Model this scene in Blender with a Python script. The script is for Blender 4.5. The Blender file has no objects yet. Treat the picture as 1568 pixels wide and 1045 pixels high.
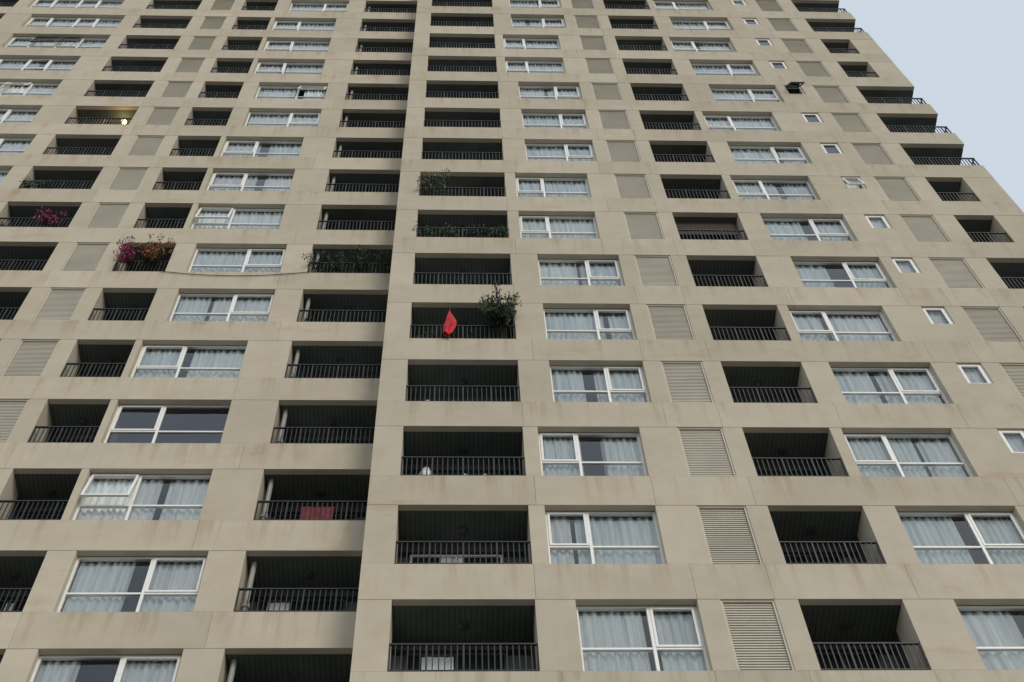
import bpy, math, random
from mathutils import Vector, Matrix
random.seed(11)
S = bpy.context.scene
S.view_settings.view_transform = 'Standard'
S.view_settings.look = 'None'
S.view_settings.exposure = 0

# ------------------------------------------------------------------ materials
def newmat(name):
    m = bpy.data.materials.new(name); m.use_nodes = True
    nt = m.node_tree
    for n in list(nt.nodes): nt.nodes.remove(n)
    out = nt.nodes.new('ShaderNodeOutputMaterial')
    return m, nt, out
def N(nt, t, **kw):
    n = nt.nodes.new(t)
    for k, v in kw.items():
        if k in n.inputs: n.inputs[k].default_value = v
        else: setattr(n, k, v)
    return n
def simple(name, col, rough=0.6, metal=0.0, var=0.12, scale=6.0):
    m, nt, out = newmat(name)
    b = N(nt, 'ShaderNodeBsdfPrincipled'); b.inputs['Roughness'].default_value = rough
    b.inputs['Metallic'].default_value = metal
    tc = N(nt, 'ShaderNodeTexCoord')
    no = N(nt, 'ShaderNodeTexNoise'); no.inputs['Scale'].default_value = scale; no.inputs['Detail'].default_value = 3
    nt.links.new(tc.outputs['Object'], no.inputs['Vector'])
    cr = N(nt, 'ShaderNodeValToRGB')
    cr.color_ramp.elements[0].position = 0.3; cr.color_ramp.elements[1].position = 0.7
    cr.color_ramp.elements[0].color = tuple(c*(1-var) for c in col)+(1,)
    cr.color_ramp.elements[1].color = tuple(min(1, c*(1+var)) for c in col)+(1,)
    nt.links.new(no.outputs['Fac'], cr.inputs['Fac'])
    nt.links.new(cr.outputs['Color'], b.inputs['Base Color'])
    nt.links.new(b.outputs[0], out.inputs[0])
    return m
def mul(nt, a, bsock, fac=1.0):
    mx = nt.nodes.new('ShaderNodeMix'); mx.data_type = 'RGBA'; mx.blend_type = 'MULTIPLY'
    if isinstance(fac, float): mx.inputs[0].default_value = fac
    else: nt.links.new(fac, mx.inputs[0])
    nt.links.new(a, mx.inputs[6]); nt.links.new(bsock, mx.inputs[7])
    return mx.outputs[2]
def math_(nt, op, a, b=None):
    n = nt.nodes.new('ShaderNodeMath'); n.operation = op
    for i, s in enumerate((a, b)):
        if s is None: continue
        if isinstance(s, (int, float)): n.inputs[i].default_value = s
        else: nt.links.new(s, n.inputs[i])
    return n.outputs[0]
def ramp(nt, src, p0, c0, p1, c1):
    cr = nt.nodes.new('ShaderNodeValToRGB')
    cr.color_ramp.elements[0].position = p0; cr.color_ramp.elements[1].position = p1
    cr.color_ramp.elements[0].color = c0+(1,); cr.color_ramp.elements[1].color = c1+(1,)
    nt.links.new(src, cr.inputs['Fac']); return cr.outputs['Color']
def noise(nt, vec, scale, detail=4, rough=0.55):
    n = nt.nodes.new('ShaderNodeTexNoise'); n.inputs['Scale'].default_value = scale
    n.inputs['Detail'].default_value = detail; n.inputs['Roughness'].default_value = rough
    nt.links.new(vec, n.inputs['Vector']); return n.outputs['Fac']
def mapping(nt, vec, sc, loc=(0,0,0)):
    m = nt.nodes.new('ShaderNodeMapping'); m.inputs['Scale'].default_value = sc; m.inputs['Location'].default_value = loc
    nt.links.new(vec, m.inputs['Vector']); return m.outputs['Vector']

H = 3.0; OPEN = 1.95
def T(n): return 22.32+H*n

def concrete(name, base):
    m, nt, out = newmat(name)
    b = N(nt, 'ShaderNodeBsdfDiffuse'); b.inputs['Roughness'].default_value = 0.3
    tc = nt.nodes.new('ShaderNodeTexCoord').outputs['Object']
    geo = nt.nodes.new('ShaderNodeNewGeometry')
    c = ramp(nt, noise(nt, tc, 0.25, 4), 0.3, tuple(x*0.94 for x in base), 0.7, tuple(x*1.05 for x in base))
    c = mul(nt, c, ramp(nt, geo.outputs['Random Per Island'], 0, (0.94, 0.935, 0.925), 1, (1.04, 1.04, 1.045)))
    c = mul(nt, c, ramp(nt, noise(nt, tc, 1.7, 7, 0.68), 0.34, (0.94, 0.93, 0.91), 0.60, (1.015, 1.015, 1.015)))
    # grime that runs down from each storey's sills
    sx = nt.nodes.new('ShaderNodeSeparateXYZ'); nt.links.new(tc, sx.inputs[0])
    u = math_(nt, 'FRACT', math_(nt, 'DIVIDE', math_(nt, 'SUBTRACT', T(60)-OPEN, sx.outputs[2]), H))
    mask = math_(nt, 'MAXIMUM', math_(nt, 'SUBTRACT', 1.0, math_(nt, 'MULTIPLY', u, 2.6)), 0.12)
    v = mapping(nt, tc, (3.6, 3.6, 0.25))
    c = mul(nt, c, ramp(nt, noise(nt, v, 1.0, 5, 0.65), 0.34, (0.82, 0.775, 0.70), 0.50, (1, 1, 1)), mask)
    c = mul(nt, c, ramp(nt, noise(nt, mapping(nt, tc, (0.3, 0.3, 0.9), (3, 1, 7)), 1.0, 5, 0.65), 0.61, (1, 1, 1), 0.77, (0.89, 0.79, 0.69)))
    nt.links.new(c, b.inputs['Color'])
    nt.links.new(b.outputs[0], out.inputs[0])
    return m

M_wall = concrete('beige_precast_concrete', (0.560, 0.502, 0.402))
M_core = simple('dark_joint_mortar', (0.15, 0.135, 0.11), 0.9)  # dark recessed backing behind the panel joints
M_dark = simple('dark_balcony_lining', (0.06, 0.07, 0.064), 0.8, var=0.2, scale=1.5)  # dark tone for balcony floors, rear side walls and shelves
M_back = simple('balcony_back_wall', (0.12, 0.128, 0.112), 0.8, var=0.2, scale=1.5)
M_rail = simple('black_iron', (0.014, 0.015, 0.016), 0.5, 0.2)
M_frame = simple('white_aluminium', (0.80, 0.79, 0.75), 0.4, 0.0, var=0.04)
M_dframe = simple('dark_aluminium', (0.05, 0.055, 0.055), 0.4)
M_door = simple('dark_door_glass', (0.02, 0.024, 0.025), 0.15)
M_shut = simple('grey_louvre_metal', (0.49, 0.455, 0.375), 0.6, var=0.07, scale=1.2)
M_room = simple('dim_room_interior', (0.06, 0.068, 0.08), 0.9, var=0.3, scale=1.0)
M_pipe = simple('pvc_pipe', (0.30, 0.30, 0.28), 0.5)
M_blind = simple('bamboo_blind', (0.075, 0.052, 0.038), 0.7, var=0.3, scale=9)
M_leaf = simple('green_leaf', (0.05, 0.105, 0.04), 0.55, var=0.5, scale=14)
M_leafd = simple('dark_leaf', (0.022, 0.05, 0.025), 0.55, var=0.5, scale=14)
M_mag = simple('magenta_bracts', (0.36, 0.035, 0.13), 0.6, var=0.35, scale=14)
M_org = simple('orange_leaf', (0.36, 0.13, 0.04), 0.6, var=0.4, scale=14)
M_stem = simple('brown_stem', (0.07, 0.05, 0.035), 0.8)
M_pot = simple('terracotta_pot', (0.25, 0.11, 0.07), 0.8)
M_wpot = simple('pale_ceramic', (0.6, 0.6, 0.57), 0.5)
M_red = simple('red_cloth', (0.46, 0.010, 0.018), 0.8, var=0.3)
M_towel = simple('dull_red_towel', (0.20, 0.03, 0.038), 0.9, var=0.35)
M_cable = simple('black_cable', (0.02, 0.02, 0.02), 0.6)
M_blue = simple('blue_plastic', (0.04, 0.12, 0.3), 0.5)

def curtain_mat():
    m, nt, out = newmat('sheer_curtain')
    d = N(nt, 'ShaderNodeBsdfDiffuse')
    geo = nt.nodes.new('ShaderNodeNewGeometry')
    tc = nt.nodes.new('ShaderNodeTexCoord').outputs['Object']
    c = ramp(nt, geo.outputs['Random Per Island'], 0, (0.86, 0.91, 0.90), 1, (0.96, 0.96, 0.94))
    # fold shading and sheer density, put into the colour as vertical noise stripes
    c = mul(nt, c, ramp(nt, noise(nt, mapping(nt, tc, (9.0, 0.0, 0.25)), 1.0, 3, 0.6), 0.36, (0.74, 0.78, 0.80), 0.54, (1, 1, 1)))
    nt.links.new(c, d.inputs['Color']); nt.links.new(d.outputs[0], out.inputs[0])
    return m
M_curt = curtain_mat()
def glass_mat(name, ior, tint):
    m, nt, out = newmat(name)
    tr = N(nt, 'ShaderNodeBsdfTransparent'); tr.inputs[0].default_value = tint+(1,)
    gl = N(nt, 'ShaderNodeBsdfGlossy'); gl.inputs['Roughness'].default_value = 0.0; gl.inputs['Color'].default_value = (0.92, 0.96, 1, 1)
    fr = N(nt, 'ShaderNodeFresnel'); fr.inputs['IOR'].default_value = ior
    mx = N(nt, 'ShaderNodeMixShader')
    nt.links.new(fr.outputs[0], mx.inputs[0]); nt.links.new(tr.outputs[0], mx.inputs[1]); nt.links.new(gl.outputs[0], mx.inputs[2])
    nt.links.new(mx.outputs[0], out.inputs[0])
    return m
M_glass = glass_mat('window_glass', 1.8, (0.96, 0.985, 0.985))

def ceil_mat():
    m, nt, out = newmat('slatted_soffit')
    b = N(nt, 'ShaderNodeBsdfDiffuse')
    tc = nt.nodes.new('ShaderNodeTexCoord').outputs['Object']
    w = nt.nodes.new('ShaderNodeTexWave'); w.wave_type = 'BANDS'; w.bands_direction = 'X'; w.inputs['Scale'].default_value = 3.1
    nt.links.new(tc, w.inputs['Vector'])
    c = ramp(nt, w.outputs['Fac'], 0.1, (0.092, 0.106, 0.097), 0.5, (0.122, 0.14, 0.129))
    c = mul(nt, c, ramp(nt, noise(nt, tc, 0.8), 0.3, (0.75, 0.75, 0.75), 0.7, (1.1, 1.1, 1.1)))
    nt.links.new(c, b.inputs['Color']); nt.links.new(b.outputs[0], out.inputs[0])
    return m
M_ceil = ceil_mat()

# ------------------------------------------------------------------ mesh batches
class Batch:
    def __init__(s, name, mats):
        s.name = name; s.mats = mats if isinstance(mats, list) else [mats]; s.v = []; s.f = []; s.mi = []
    def quad(s, a, b, c, d, mi=0):
        i = len(s.v); s.v += [tuple(a), tuple(b), tuple(c), tuple(d)]; s.f.append((i, i+1, i+2, i+3)); s.mi.append(mi)
    def box(s, x0, x1, y0, y1, z0, z1, mi=0, M=None):
        i = len(s.v)
        vs = [(x0,y0,z0),(x1,y0,z0),(x1,y1,z0),(x0,y1,z0),(x0,y0,z1),(x1,y0,z1),(x1,y1,z1),(x0,y1,z1)]
        if M is not None: vs = [tuple(M @ Vector(p)) for p in vs]
        s.v += vs
        for f in ((0,3,2,1),(4,5,6,7),(0,1,5,4),(1,2,6,5),(2,3,7,6),(3,0,4,7)):
            s.f.append(tuple(i+k for k in f)); s.mi.append(mi)
    def tube(s, pts, r0, r1, n=6, mi=0):
        rings = []
        for k, p in enumerate(pts):
            p = Vector(p)
            d = (Vector(pts[min(k+1, len(pts)-1)])-Vector(pts[max(k-1, 0)])).normalized()
            a = d.orthogonal().normalized(); b = d.cross(a)
            r = r0+(r1-r0)*k/max(1, len(pts)-1)
            i = len(s.v); rings.append(i)
            for j in range(n):
                t = 2*math.pi*j/n; s.v.append(tuple(p+a*math.cos(t)*r+b*math.sin(t)*r))
        for k in range(len(rings)-1):
            for j in range(n):
                s.f.append((rings[k]+j, rings[k]+(j+1) % n, rings[k+1]+(j+1) % n, rings[k+1]+j)); s.mi.append(mi)
        s.f.append(tuple(rings[0]+j for j in range(n-1, -1, -1))); s.mi.append(mi)
        s.f.append(tuple(rings[-1]+j for j in range(n))); s.mi.append(mi)
    def lathe(s, cx, cy, z, prof, n=14, mi=0):
        rings = []
        for (r, h) in prof:
            rings.append(len(s.v))
            for j in range(n):
                t = 2*math.pi*j/n; s.v.append((cx+r*math.cos(t), cy+r*math.sin(t), z+h))
        for k in range(len(rings)-1):
            for j in range(n):
                s.f.append((rings[k]+j, rings[k]+(j+1) % n, rings[k+1]+(j+1) % n, rings[k+1]+j)); s.mi.append(mi)
        s.f.append(tuple(rings[0]+j for j in range(n-1, -1, -1))); s.mi.append(mi)
        s.f.append(tuple(rings[-1]+j for j in range(n))); s.mi.append(mi)
    def leaves(s, c, rad, n, size, mi=0):
        for _ in range(n):
            while True:
                p = Vector((random.uniform(-1,1), random.uniform(-1,1), random.uniform(-1,1)))
                if p.length < 1: break
            p = Vector((c[0]+p.x*rad[0], c[1]+p.y*rad[1], c[2]+p.z*rad[2]))
            d = Vector((random.gauss(0,1), random.gauss(0,1), random.gauss(0,1))).normalized()
            e = d.orthogonal().normalized(); L = size*random.uniform(.6, 1.3); W = L*0.42
            s.quad(p-d*L/2, p+e*W/2, p+d*L/2, p-e*W/2, mi)
    def make(s, parent=None, smooth=False):
        me = bpy.data.meshes.new(s.name); me.from_pydata(s.v, [], s.f)
        for m in s.mats: me.materials.append(m)
        me.polygons.foreach_set('material_index', s.mi)
        if smooth: me.polygons.foreach_set('use_smooth', [True]*len(me.polygons))
        me.update()
        o = bpy.data.objects.new(s.name, me); S.collection.objects.link(o)
        if parent: o.parent = parent
        return o

building = bpy.data.objects.new('apartment_building', None); S.collection.objects.link(building)

# ------------------------------------------------------------------ dimensions (metres, camera foot at origin)
D1 = 16.71; D2 = 17.86
NMIN, NMAX = -5, 23
XC = -1.777; XR = 17.05; XL = -24.0
BD = 1.15

walls = Batch('wall_panels', M_wall)
core = Batch('structural_core', M_core)
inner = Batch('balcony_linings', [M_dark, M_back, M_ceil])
rails = Batch('balcony_railings', M_rail)
frames = Batch('window_frames', [M_frame, M_dframe, M_door])
glass = Batch('window_glass', M_glass)
curt = Batch('curtains', M_curt)
shut = Batch('louvre_panels', [M_shut, M_frame])
rooms = Batch('room_backs', M_room)
pipes = Batch('drain_pipes', M_pipe)

def railing(x0, x1, y, z, h=0.78):
    rails.box(x0, x1, y-0.022, y+0.022, z+h-0.035, z+h)
    rails.box(x0, x1, y-0.015, y+0.015, z+0.07, z+0.095)
    n = max(2, int(round((x1-x0)/0.11)))
    for i in range(n+1):
        x = x0+0.012+(x1-x0-0.024)*i/n
        t = 0.010 if i % 6 else 0.017
        rails.box(x-t, x+t, y-t*0.9, y+t*0.9, z-0.01, z+h-0.035)

def railing_side(x, y0, y1, z, h=0.78):
    rails.box(x-0.022, x+0.022, y0, y1, z+h-0.035, z+h)
    n = int((y1-y0)/0.11)
    for i in range(n+1):
        y = y0+0.02+(y1-y0-0.04)*i/n
        rails.box(x-0.009, x+0.009, y-0.009, y+0.009, z-0.01, z+h-0.035)

def balcony(x0, x1, Y, n, open_right=False):
    t = T(n); b = t-OPEN; fl = T(n-1)+0.28; yb = Y+BD
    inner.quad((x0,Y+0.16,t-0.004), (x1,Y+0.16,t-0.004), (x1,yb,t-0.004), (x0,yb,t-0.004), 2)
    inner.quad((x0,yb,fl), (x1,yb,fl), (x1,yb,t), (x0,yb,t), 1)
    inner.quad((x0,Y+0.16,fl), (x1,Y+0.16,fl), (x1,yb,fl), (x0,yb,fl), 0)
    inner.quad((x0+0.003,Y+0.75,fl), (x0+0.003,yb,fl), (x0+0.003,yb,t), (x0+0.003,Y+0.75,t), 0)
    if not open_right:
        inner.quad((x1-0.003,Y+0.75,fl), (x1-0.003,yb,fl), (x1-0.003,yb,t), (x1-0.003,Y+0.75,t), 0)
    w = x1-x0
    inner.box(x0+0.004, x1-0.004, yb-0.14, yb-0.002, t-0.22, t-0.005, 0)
    cx = x0+w*0.5
    frames.lathe(cx, Y+0.62, t-0.05, [(0.05,0), (0.10,0.015), (0.11,0.045)], 10, 1)
    dx0 = x0+w*0.10; dx1 = x0+w*(0.80 if not open_right else 0.5); yd = yb-0.03
    top = t-0.30
    for k in range(2):
        a = dx0+(dx1-dx0)*k/2; c = a+(dx1-dx0)/2
        frames.quad((a,yd+0.01,fl+0.05), (c,yd+0.01,fl+0.05), (c,yd+0.01,top), (a,yd+0.01,top), 2)
    r = random.random()
    if r < 0.5:
        a = random.uniform(0, .6); c = a+random.uniform(.15, .4)
        curtain(dx0+0.03+(dx1-dx0-.06)*a, dx0+0.03+(dx1-dx0-.06)*c, yd-0.002, fl+0.05, top, 0.008)
    mi = 0 if r < .12 else 1
    for xx in (dx0, (dx0+dx1)/2, dx1):
        frames.box(xx-0.025, xx+0.025, yd-0.045, yd-0.012, fl, top, mi)
    frames.box(dx0-0.025, dx1+0.025, yd-0.05, yd-0.012, top, top+0.05, mi)
    xr = x1 if not open_right else x1-0.03
    railing(x0, xr, Y+0.06, b)
    if open_right: railing_side(x1-0.05, Y+0.06, yb, b)

def curtain(x0, x1, y, z0, z1, amp=0.05):
    if x1-x0 < 0.08: return
    n = max(4, int((x1-x0)/0.022)); i0 = len(curt.v)
    ph = random.uniform(0, 6); fr = random.uniform(32, 48); ph2 = random.uniform(0, 6)
    for i in range(n+1):
        x = x0+(x1-x0)*i/n
        k = amp*(math.sin(x*fr+ph+1.8*math.sin(x*4.1+ph2))*0.8+0.4*math.sin(x*17+ph2))
        curt.v.append((x, y+k*0.7, z1)); curt.v.append((x+k*0.3, y+k, z0))
    for i in range(n):
        a = i0+2*i; curt.f.append((a, a+1, a+3, a+2)); curt.mi.append(0)

def sash(x0, x1, z0, z1, y, fw=0.045, M=None, mi=0, pane=True):
    y0 = y-0.035; y1 = y+0.02
    frames.box(x0, x0+fw, y0, y1, z0, z1, mi, M); frames.box(x1-fw, x1, y0, y1, z0, z1, mi, M)
    frames.box(x0+fw, x1-fw, y0, y1, z0, z0+fw, mi, M); frames.box(x0+fw, x1-fw, y0, y1, z1-fw, z1, mi, M)
    if pane:
        q = [(x0+fw-0.005,y,z0+fw-0.005),(x1-fw+0.005,y,z0+fw-0.005),(x1-fw+0.005,y,z1-fw+0.005),(x0+fw-0.005,y,z1-fw+0.005)]
        if M is not None: q = [tuple(M @ Vector(p)) for p in q]
        glass.quad(*q)

def hinge(x, y, z, ang):
    return Matrix.Translation((x,y,z)) @ Matrix.Rotation(ang, 4, 'X') @ Matrix.Translation((-x,-y,-z))
def pane(a, c, z0, z1, y):
    t1, t2 = random.uniform(-0.006, 0.006), random.uniform(-0.006, 0.006)
    glass.quad((a,y-t1,z0), (c,y+t1+t2,z0), (c,y+t1,z1), (a,y-t2,z1))

def window(x0, x1, Y, n, splits, wing, small=False, col=0):
    t = T(n); b = t-OPEN if not small else t-1.0
    y = Y+(0.2 if not small else 0.085)
    yb = Y+1.1
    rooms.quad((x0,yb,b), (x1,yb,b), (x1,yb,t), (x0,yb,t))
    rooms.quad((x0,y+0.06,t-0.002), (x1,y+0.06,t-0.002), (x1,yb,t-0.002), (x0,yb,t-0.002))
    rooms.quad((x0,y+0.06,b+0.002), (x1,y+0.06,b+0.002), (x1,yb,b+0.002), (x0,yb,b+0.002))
    fw = 0.05
    frames.box(x0, x0+fw, y-0.03, y+0.05, b, t); frames.box(x1-fw, x1, y-0.03, y+0.05, b, t)
    frames.box(x0+fw, x1-fw, y-0.03, y+0.05, t-fw, t); frames.box(x0+fw, x1-fw, y-0.03, y+0.05, b, b+fw)
    ix0, ix1, iz0, iz1 = x0+fw, x1-fw, b+fw, t-fw
    if small:
        if n in (10, 7):
            sash(ix0+0.005, ix1-0.005, iz0+0.005, iz1-0.005, y-0.02, 0.04, hinge(0, y-0.02, iz1, -0.5 if n == 10 else -.18), 1 if n == 10 else 0)
        else:
            sash(ix0+0.003, ix1-0.003, iz0+0.003, iz1-0.003, y+0.004, 0.05)
        if n not in (10,) and random.random() < 0.5:
            curtain(ix0, ix1, y+0.12, b+random.choice([0, 0, .3]), t, 0.02)
        return
    zt = b+0.40*OPEN
    edges = [ix0]+[ix0+(ix1-ix0)*s for s in splits]+[ix1]
    for xm in edges[1:-1]:
        frames.box(xm-0.03, xm+0.03, y-0.036, y+0.045, iz0, iz1)
    widths = [edges[i+1]-edges[i] for i in range(len(edges)-1)]
    wmin = min(widths)
    for i in range(len(edges)-1):
        a = edges[i]+(0.03 if i else 0); c = edges[i+1]-(0.03 if i < len(edges)-2 else 0)
        frames.box(a, c, y-0.028, y+0.04, zt-0.025, zt+0.025)
        op = widths[i] <= wmin+0.05 and (len(edges) == 3 or i % 2 == 0)
        if (op and n > 8 and random.random() < 0.06) or (wing == 'L' and n in (2, 7, 11) and op and len(edges) == 3) or (wing == 'L' and n in (13, 11) and len(edges) > 3 and i in (1, 2)):
            sash(a+0.005, c-0.005, zt+0.03, iz1-0.005, y-0.04, 0.05, hinge(0, y-0.04, iz1, -random.uniform(.12, .3)), 1 if n == 13 else 0)
        elif op:
            sash(a+0.004, c-0.004, zt+0.028, iz1-0.004, y-0.012, 0.05)
        else:
            pane(a, c, zt+0.02, iz1, y)
        pane(a, c, iz0, zt-0.02, y)
    yc = y+0.11
    w = x1-x0
    if wing == 'L' and n == 3 and len(edges) == 3: return
    spec = {('R',0,1): (.60,.05), ('R',1,1): (.25,.02), ('R',2,1): (.52,.10), ('R',3,1): (.42,.06), ('R',4,1): (.72,.03),
            ('L',1,5): (.50,.06), ('L',0,5): (.42,.14), ('L',2,5): (.62,.03), ('L',4,5): (.45,.04),
            ('R',5,4): (.5,.1), ('R',6,1): None, ('R',7,1): None, ('R',5,1): (.5, .02), ('L',6,5): None, ('L',7,5): None, ('L',5,5): (.35,.02)}
    key = (wing, n, col)
    if key in spec:
        if spec[key] is None: curtain(x0+0.02, x1-0.02, yc, b, t)
        else:
            g, gw = spec[key]; g *= w; gw *= w
            curtain(x0+0.02, x0+g-gw, yc, b, t); curtain(x0+g+gw, x1-0.02, yc+0.02, b, t)
        return
    r = random.random()
    if r < 0.5:
        curtain(x0+0.02, x1-0.02, yc, b, t)
    elif r < 0.92:
        g = random.uniform(.3, .7)*w; gw = random.uniform(.015, .07)*w
        curtain(x0+0.02, x0+g-gw, yc, b, t); curtain(x0+g+gw, x1-0.02, yc+0.02, b, t)
    elif r < 0.95:
        curtain(x0+0.02, x0+w*0.45, yc, b, t)
    else:
        curtain(x0+0.02, x1-0.02, yc, b+random.uniform(.2, .5), t)

def louvre(x0, x1, Y, n):
    t = T(n); b = t-OPEN; y = Y+0.06
    fw = 0.04
    shut.box(x0, x0+fw, y-0.03, y+0.1, b, t, 0); shut.box(x1-fw, x1, y-0.03, y+0.1, b, t, 0)
    shut.box(x0+fw, x1-fw, y-0.03, y+0.1, t-fw, t, 0); shut.box(x0+fw, x1-fw, y-0.03, y+0.1, b, b+fw, 0)
    k, dp = (27, 0.024) if n <= 1 else ((28, 0.017) if n <= 4 else (26, 0.015))
    z0 = b+fw; dz = (t-b-2*fw)/k
    for i in range(k):
        za = z0+i*dz
        shut.quad((x0+fw,y,za), (x1-fw,y,za), (x1-fw,y+dp,za+dz), (x0+fw,y+dp,za+dz))
        shut.quad((x0+fw,y+dp,za), (x1-fw,y+dp,za), (x1-fw,y,za), (x0+fw,y,za))

def pier(x0, x1, Y, z0, z1, depth=0.75):
    g = 0.009
    walls.box(x0, x1, Y+0.004, Y+depth, z0+g, z1-g)

def wing_row(cols, xa, xb, Y, n, wing):
    t = T(n); b = t-OPEN
    cuts = [xa]
    for i, c in enumerate(cols):
        if i and (c[0]-cols[i-1][1]) > 0.3: cuts.append((cols[i-1][1]+c[0])/2 if (i+n) % 2 else cols[i-1][1]+0.02)
    cuts.append(xb)
    zb0, zb1 = T(n-1), b
    for i in range(len(cuts)-1):
        walls.box(cuts[i]+(0.003 if i else 0), cuts[i+1]-(0.003 if i < len(cuts)-2 else 0), Y, Y+0.15, zb0, zb1)
    core.box(xa+0.02, xb-0.02, Y+0.151, Y+BD+0.1, zb0+0.003, zb0+0.27)
    px = xa
    for ci, c in enumerate(cols):
        if c[0]-px > 0.02:
            pier(px, c[0], Y, b, t)
            core.box(px+0.02, c[0]-0.02, Y+0.03, Y+BD+0.05, b-0.7, t+0.05)
        kind = c[2]
        if kind != 'balc':
            core.box(c[0]-0.01, c[1]+0.01, Y+0.152, Y+BD, zb0+0.28, b-0.004)
            if kind == 'louv': core.box(c[0], c[1], Y+0.25, Y+0.4, b, t)
        if kind == 'balc': balcony(c[0], c[1], Y, n, open_right=(len(c) > 3 and c[3]))
        elif kind == 'win': window(c[0], c[1], Y, n, c[3], wing, col=ci)
        elif kind == 'small':
            window(c[0], c[1], Y, n, [], wing, small=True)
            walls.box(c[0], c[1], Y+0.004, Y+0.3, b+0.007, t-1.0)
        elif kind == 'louv': louvre(c[0], c[1], Y, n)
        px = c[1]
    if xb-px > 0.02:
        pier(px, xb, Y, b, t, BD+0.15)

for n in range(NMIN, NMAX+1):
    m = n % 5
    R = m in (0, 3, 4)
    w2 = {0: 9.293, 1: 8.991, 2: 8.591, 3: 8.991, 4: 8.591}[m]
    cols = [(-1.154, 1.479, 'balc'),
            ((2.225, 4.483, 'win', [0.60]) if R else (1.808, 4.069, 'win', [0.38])),
            (4.917, 5.924, 'louv'),
            (6.369, 8.328, 'balc'),
            (w2, w2+2.5, 'win', [0.39 if m in (2, 4) else 0.60]),
            (12.118, 12.74, 'small'),
            (13.182, 14.20, 'louv'),
            ((14.826, XR-0.001, 'balc', True) if R else (14.826, 16.04, 'balc'))]
    wing_row(cols, XC, XR, D1, n, 'R')
    A = m in (0, 1)
    r4 = -14.714 if m in (3, 4) else -15.268
    cols = [(-22.6, -19.95, 'balc'),
            (r4-4.1, r4, 'win', [0.22, 0.5, 0.72]),
            (-14.07, -11.755, 'balc'),
            (-11.243, -10.251, 'louv'),
            (-9.811, -8.304, 'balc'),
            ((-7.718, -5.041, 'win', [0.58]) if A else (-8.136, -5.412, 'win', [0.41])),
            (-4.279, XC-0.006, 'balc')]
    wing_row(cols, XL, XC-0.002, D2, n, 'L')
    z0 = T(n-1)+0.28; z1 = T(n)
    pipes.tube([(-4.13, D2+0.32, z0), (-4.13, D2+0.32, z1)], 0.055, 0.055, 10)
    pipes.tube([(-4.13, D2+0.32, z0+1.25), (-4.13, D2+0.32, z0+1.4)], 0.085, 0.085, 10)
walls.box(XC+0.002, XC+0.25, D1+0.16, D2+BD+0.09, T(NMIN-1), T(NMAX)+1.2)
walls.box(XC+0.3, XR, D1+BD+0.16, D1+15, 0.0, T(NMAX)+1.2)
walls.box(XL, XC+0.28, D2+BD+0.16, D1+15, 0.0, T(NMAX)+1.2)
walls.box(XC, XR, D1+0.0, D1+BD+0.09, T(NMAX), T(NMAX)+1.4)
walls.box(XL, XC-0.002, D2, D2+BD+0.09, T(NMAX), T(NMAX)+1.4)
walls.box(XC, XR, D1, D1+BD+0.09, 0.0, T(NMIN-1)-0.01)
walls.box(XL, XC-0.002, D2, D2+BD+0.09, 0.0, T(NMIN-1)-0.01)

for b_ in (walls, core, inner, rails, frames, glass, shut, rooms, pipes): b_.make(building)
curt.make(building, smooth=True)

bl = Batch('bamboo_blind', [M_blind, M_frame])
for i in range(16):
    z = T(6)-0.06-i*0.055
    bl.box(6.42, 8.28, D1+0.3, D1+0.325, z-0.03, z)
bl.box(6.40, 8.30, D1+0.29, D1+0.34, T(6)-0.05, T(6)-0.005)
bl.make()

# ------------------------------------------------------------------ plants
zb = lambda n: T(n)-OPEN
shelf = Batch('planter_shelves', [M_dark])
def mkshelf(x0, x1, Y, n):
    shelf.box(x0, x1, Y+0.155, Y+0.55, zb(n)-0.06, zb(n)-0.02)
def potted(name, x, y, z, hgt, spread, n, leafmats, size=0.09, droop=0.0, stems=8, clump=0.13, fwd=0.0):
    b = Batch(name, [M_pot, M_stem]+leafmats)
    b.lathe(x, y, z, [(0.09,0), (0.125,0.18), (0.14,0.185), (0.14,0.21), (0.12,0.21), (0.11,0.17)], mi=0)
    for s in range(stems):
        a = random.uniform(0, 2*math.pi); r = spread*random.uniform(.3, 1)
        e = Vector((x+math.cos(a)*r, y+math.sin(a)*r*0.6-droop*random.random()-fwd, z+0.2+hgt*random.uniform(.3, 1)))
        p0 = Vector((x, y, z+0.17)); mid = (p0+e)/2+Vector((0, 0, 0.12*hgt))
        b.tube([p0, mid, e], 0.012, 0.005, 5, 1)
        for k in range(4):
            c = mid.lerp(e, k/3)
            mi = 2+random.randrange(len(leafmats))
            b.leaves(c, (clump, clump, clump*0.8), n//(stems*4)+1, size, mi)
    return b.make()
sh = Batch('balcony_tree', [M_pot, M_stem, M_leaf, M_leafd])
sh.lathe(1.18, D1+0.35, zb(4)-0.02, [(0.12,0), (0.17,0.25), (0.19,0.26), (0.19,0.3), (0.16,0.3)], mi=0)
mkshelf(0.8, 1.46, D1, 4)
base = Vector((1.18, D1+0.35, zb(4)+0.2))
for s in range(22):
    a = random.uniform(-1, 1)
    e = Vector((1.22+0.62*a, D1-0.5+random.uniform(-.25, .45), zb(4)+random.uniform(0.6, 1.95)-0.25*abs(a)))
    mid = Vector((1.15+0.15*a, D1-0.02, zb(4)+0.8+0.2*random.random()))
    sh.tube([base, mid, e], 0.018, 0.005, 5, 1)
    for k in range(5):
        c = mid.lerp(e, k/4*random.uniform(.8, 1.05))
        sh.leaves(c, (0.12, 0.12, 0.11), 19, 0.11, 2 if random.random() < .45 else 3)
sh.make()
bg = Batch('bougainvillea_plant', [M_pot, M_stem, M_mag, M_leafd, M_leaf])
mkshelf(-9.75, -8.4, D2, 6)
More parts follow.
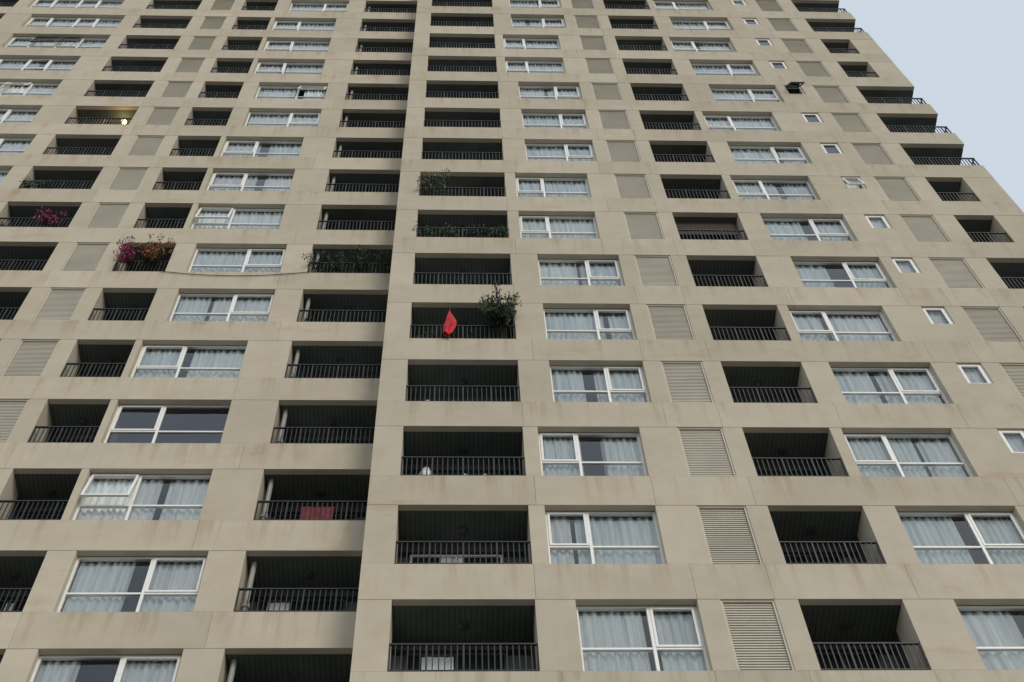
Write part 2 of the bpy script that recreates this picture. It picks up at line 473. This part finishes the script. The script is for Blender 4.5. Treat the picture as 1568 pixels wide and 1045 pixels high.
bg.lathe(-9.4, D2+0.35, zb(6)-0.02, [(0.12,0), (0.17,0.25), (0.19,0.3), (0.16,0.3)], mi=0)
for s in range(18):
    e = Vector((-9.62+random.gauss(0, .22), D2-0.3+random.uniform(-.2, .2), zb(6)+random.uniform(0.1, 1.3)))
    p0 = Vector((-9.4, D2+0.35, zb(6)+0.2)); mid = Vector((-9.5, D2-0.02, zb(6)+0.75))
    bg.tube([p0, mid, e], 0.012, 0.004, 5, 1)
    for k in range(4):
        c = mid.lerp(e, k/3); bg.leaves(c, (.12,.12,.1), 13, .075, 2); bg.leaves(c, (.12,.12,.1), 6, .08, 3)
bg.make()
og = Batch('flowering_shrub', [M_pot, M_stem, M_org, M_leafd, M_mag])
og.lathe(-8.9, D2+0.35, zb(6)-0.02, [(0.12,0), (0.17,0.25), (0.19,0.3), (0.16,0.3)], mi=0)
for s in range(16):
    e = Vector((-8.9+random.uniform(-.4, .62), D2-0.35+random.uniform(-.2, .2), zb(6)+random.uniform(0.2, 1.95)))
    p0 = Vector((-8.9, D2+0.35, zb(6)+0.2)); mid = Vector((-8.9, D2-0.02, zb(6)+0.75))
    og.tube([p0, mid, e], 0.012, 0.004, 5, 1)
    for k in range(4):
        c = mid.lerp(e, k/3); og.leaves(c, (.10,.1,.08), 10, .095, 2); og.leaves(c, (.12,.1,.1), 6, .08, 3)
og.make()
b3 = Batch('bougainvillea_plant', [M_pot, M_stem, M_mag, M_leafd])
mkshelf(-14.0, -11.8, D2, 7)
b3.lathe(-12.6, D2+0.35, zb(7)-0.02, [(0.12,0), (0.17,0.25), (0.19,0.3), (0.16,0.3)], mi=0)
for s in range(16):
    x = -12.45+random.uniform(-.55, .45)
    e = Vector((x, D2-0.15+random.uniform(-.1, .1), zb(7)+random.uniform(0.1, .85)))
    p0 = Vector((-12.6, D2+0.35, zb(7)+0.2)); mid = Vector((-12.55, D2+0.1, zb(7)+0.6))
    b3.tube([p0, mid, e], 0.012, 0.004, 5, 1)
    for k in range(3):
        c = mid.lerp(e, k/2); b3.leaves(c, (.12,.08,.1), 10, .08, 2); b3.leaves(c, (.12,.08,.1), 6, .08, 3)
b3.make()
def plant_row(n, Y, xs, h, sp, mats, cnt=170, size=.09, fwd=0.0, droop=.15):
    for x in xs:
        mkshelf(x-0.2, x+0.2, Y, n)
        potted('potted_plant', x, Y+0.3, zb(n)-0.02, h*random.uniform(.75, 1.2), sp, cnt, mats, size=size, droop=droop, fwd=fwd)
M_pale = simple('pale_flowers', (0.42, 0.40, 0.30), 0.6, var=.3, scale=14)
plant_row(6, D1, [-0.95, -0.5, -0.05, 0.4, 0.85, 1.27], 0.42, 0.28, [M_leaf, M_leaf, M_leafd], fwd=.25)
plant_row(7, D1, [-0.95, -0.5], 0.8, 0.3, [M_leaf, M_leaf, M_pale, M_leafd], 150, fwd=.55)
plant_row(6, D2, [-4.0, -3.45, -2.95, -2.5, -2.05], 0.75, 0.4, [M_leafd, M_leafd, M_leaf], 230, fwd=.35, droop=.3)
plant_row(4, D1, [-0.85, -0.55, 0.4], 0.35, 0.2, [M_leafd, M_leaf])
plant_row(5, D2, [-3.9, -3.5], 0.4, 0.2, [M_leafd])
plant_row(7, D2, [-13.8, -13.2], 0.4, 0.25, [M_leafd, M_leaf])
plant_row(8, D2, [-13.8, -13.4], 0.5, 0.25, [M_leafd, M_leaf], fwd=.2)
plant_row(5, D1, [0.1], 0.3, 0.15, [M_leafd])
plant_row(4, D2, [-13.2, -3.95], 0.4, 0.2, [M_leafd, M_leaf])
plant_row(10, D1, [0.6], 0.35, 0.2, [M_leafd, M_leaf])
plant_row(11, D1, [7.2], 0.35, 0.2, [M_leafd, M_leaf])

# ------------------------------------------------------------------ flag, towel, chairs, cable, lamp
fl = Batch('red_flag', [M_red, M_stem])
fx, fy, fz = -0.17, D1-0.09, zb(4)
rings = []
for k in range(17):
    t = k/16; z = fz+1.30-1.22*t
    r = 0.012+0.10*math.sin(min(1, t*1.15)*math.pi*0.6)**1.2*(1 if t < .8 else 1-(t-.8)*1.2)
    rings.append(len(fl.v))
    for j in range(28):
        a = 2*math.pi*j/28; rr = r*(1+0.42*math.sin(a*4+t*3)+.2*math.sin(a*3+2))
        fl.v.append((fx+rr*math.cos(a)+0.05*t*math.sin(t*5), fy+rr*math.sin(a)*0.6, z+0.09*math.sin(a*2+1)*t))
for k in range(16):
    for j in range(28):
        fl.f.append((rings[k]+j, rings[k]+(j+1) % 28, rings[k+1]+(j+1) % 28, rings[k+1]+j)); fl.mi.append(0)
fl.tube([(fx, fy+0.02, fz-0.1), (fx, fy-0.0, fz+1.42)], 0.012, 0.01, 6, 1)
fl.make()

tw = Batch('red_towel', [M_towel])
def cloth(b, x0, x1, y, z0, z1):
    nx, nz = 30, 8; i0 = len(b.v)
    for k in range(nz+1):
        for i in range(nx+1):
            x = x0+(x1-x0)*i/nx; z = z1+(z0-z1)*k/nz
            b.v.append((x, y-0.03*k/nz*math.sin(x*31)-0.02*k/nz, z+0.04*math.sin(x*7)*k/nz))
    for k in range(nz):
        for i in range(nx):
            a = i0+k*(nx+1)+i; b.f.append((a, a+1, a+nx+2, a+nx+1)); b.mi.append(0)
cloth(tw, -3.30, -2.62, D2+0.12, zb(2)+0.02, zb(2)+0.66)
tw.tube([(-3.4, D2+0.12, zb(2)+0.66), (-2.4, D2+0.12, zb(2)+0.66)], 0.008, 0.008, 5)
tw.make()

def chair(x, y, z, mat, name='balcony_chair'):
    b = Batch(name, [mat])
    for sx in (-.2, .2):
        for sy in (-.2, .2): b.box(x+sx-.02, x+sx+.02, y+sy-.02, y+sy+.02, z, z+.45)
        b.box(x+sx-.02, x+sx+.02, y+.18, y+.22, z+.45, z+.95)
        b.box(x+sx-.02, x+sx+.02, y-.2, y+.2, z+.64, z+.67)
    b.box(x-.24, x+.24, y-.24, y+.22, z+.45, z+.49)
    for k in range(4): b.box(x-.2+k*.11, x-.13+k*.11, y+.185, y+.215, z+.5, z+.93)
    b.box(x-.22, x+.22, y+.18, y+.22, z+.93, z+1.02)
    b.make()
shelf.box(.75, 1.4, D1+.155, D1+.75, T(1)+.5, T(1)+.6)
chair(1.05, D1+.42, T(1)+.6, M_blue)
for x, n, s in ((-0.65, 3, .75), (-0.3, 3, .6), (-0.05, 3, .7), (0.1, 3, .55), (0.62, 2, .7), (-.62, 2, 1.1), (0.2, 2, .7), (7.0, 3, .6)):
    mkshelf(x-0.2, x+0.2, D1, n)
    b = Batch('ceramic_jar', [M_wpot])
    b.lathe(x, D1+0.24, zb(n)-0.02, [(0.07*s,0), (0.14*s,0.1), (0.16*s,0.25*s), (0.12*s,0.4*s), (0.06*s,0.46*s), (0.08*s,0.52*s)], mi=0); b.make(smooth=True)
shelf.make(building)

cb = Batch('sagging_cable', [M_cable])
pts = []
for i in range(25):
    t = i/24; x = -8.45+(8.45-4.2)*t
    pts.append((x, D2-0.03, zb(6)-0.02-0.28*4*t*(1-t)+0.02*t))
cb.tube(pts, 0.012, 0.012, 5); cb.make()

lm, nt, out = newmat('warm_bulb')
e = N(nt, 'ShaderNodeEmission'); e.inputs[0].default_value = (1, .72, .3, 1); e.inputs[1].default_value = 6
nt.links.new(e.outputs[0], out.inputs[0])
lp = Batch('ceiling_lamp', [lm, M_frame])
lx, ly, lz = -12.35, D2+0.55, T(10)
lp.lathe(lx, ly, lz-0.24, [(0.03,0), (0.09,0.05), (0.10,0.11), (0.06,0.17)], mi=0)
lp.lathe(lx, ly, lz-0.07, [(0.07,0), (0.09,0.02), (0.09,0.06)], mi=1)
lo = lp.make()
pl = bpy.data.lights.new('lamp_light', 'POINT'); pl.energy = 9; pl.color = (1, .68, .3); pl.shadow_soft_size = .1
po = bpy.data.objects.new('lamp_light', pl); po.location = (lx, ly-.1, lz-.38); S.collection.objects.link(po); po.parent = lo

# ------------------------------------------------------------------ ground
g = Batch('ground', simple('paved_ground', (0.16, 0.155, 0.145), 0.9, var=.2, scale=1.0))
g.quad((-600,-600,0), (600,-600,0), (600,600,0), (-600,600,0)); g.make()
pv = Batch('pavement', simple('concrete_pavement', (0.28, 0.27, 0.25), 0.9, var=.12, scale=2.0))
pv.box(-40, 40, 12.2, D1-0.01, 0.0, 0.13); pv.make()

# ------------------------------------------------------------------ world + sun
W = bpy.data.worlds.new('World'); S.world = W; W.use_nodes = True
nt = W.node_tree; bg_ = nt.nodes['Background']; bg_.inputs['Strength'].default_value = 0.1
sky = nt.nodes.new('ShaderNodeTexSky'); sky.sky_type = 'NISHITA'; sky.sun_disc = False
sd = Vector((0.40, -0.82, 0.52)).normalized()
sky.sun_elevation = math.asin(sd.z); sky.sun_rotation = math.atan2(sd.x, sd.y)
sky.air_density = 1.0; sky.dust_density = 4.0; sky.ozone_density = 1.0
mx = nt.nodes.new('ShaderNodeMix'); mx.data_type = 'RGBA'; mx.inputs[0].default_value = 0.78
nt.links.new(sky.outputs[0], mx.inputs[6]); mx.inputs[7].default_value = (7.5, 8.4, 9.3, 1)
nt.links.new(mx.outputs[2], bg_.inputs['Color'])
sl = bpy.data.lights.new('sun', 'SUN'); sl.energy = 1.35; sl.angle = math.radians(22); sl.color = (1, .95, .86)
so = bpy.data.objects.new('sun', sl); S.collection.objects.link(so)
so.rotation_euler = (-sd).to_track_quat('-Z', 'Y').to_euler()

# ------------------------------------------------------------------ camera
cam = bpy.data.cameras.new('camera'); co = bpy.data.objects.new('camera', cam); S.collection.objects.link(co)
cam.lens = 50; cam.sensor_width = 36; cam.sensor_fit = 'HORIZONTAL'; cam.clip_end = 3000; cam.clip_start = 0.1
right = Vector((.9992, -.0242, -.0314)).normalized()
back = Vector((-.0392, -.4782, -.8774)); back = (back-right*back.dot(right)).normalized()
up = back.cross(right)
Mx = Matrix((right, up, back)).transposed().to_4x4(); Mx.translation = (0, 0, 1.6)
co.matrix_world = Mx
S.camera = co
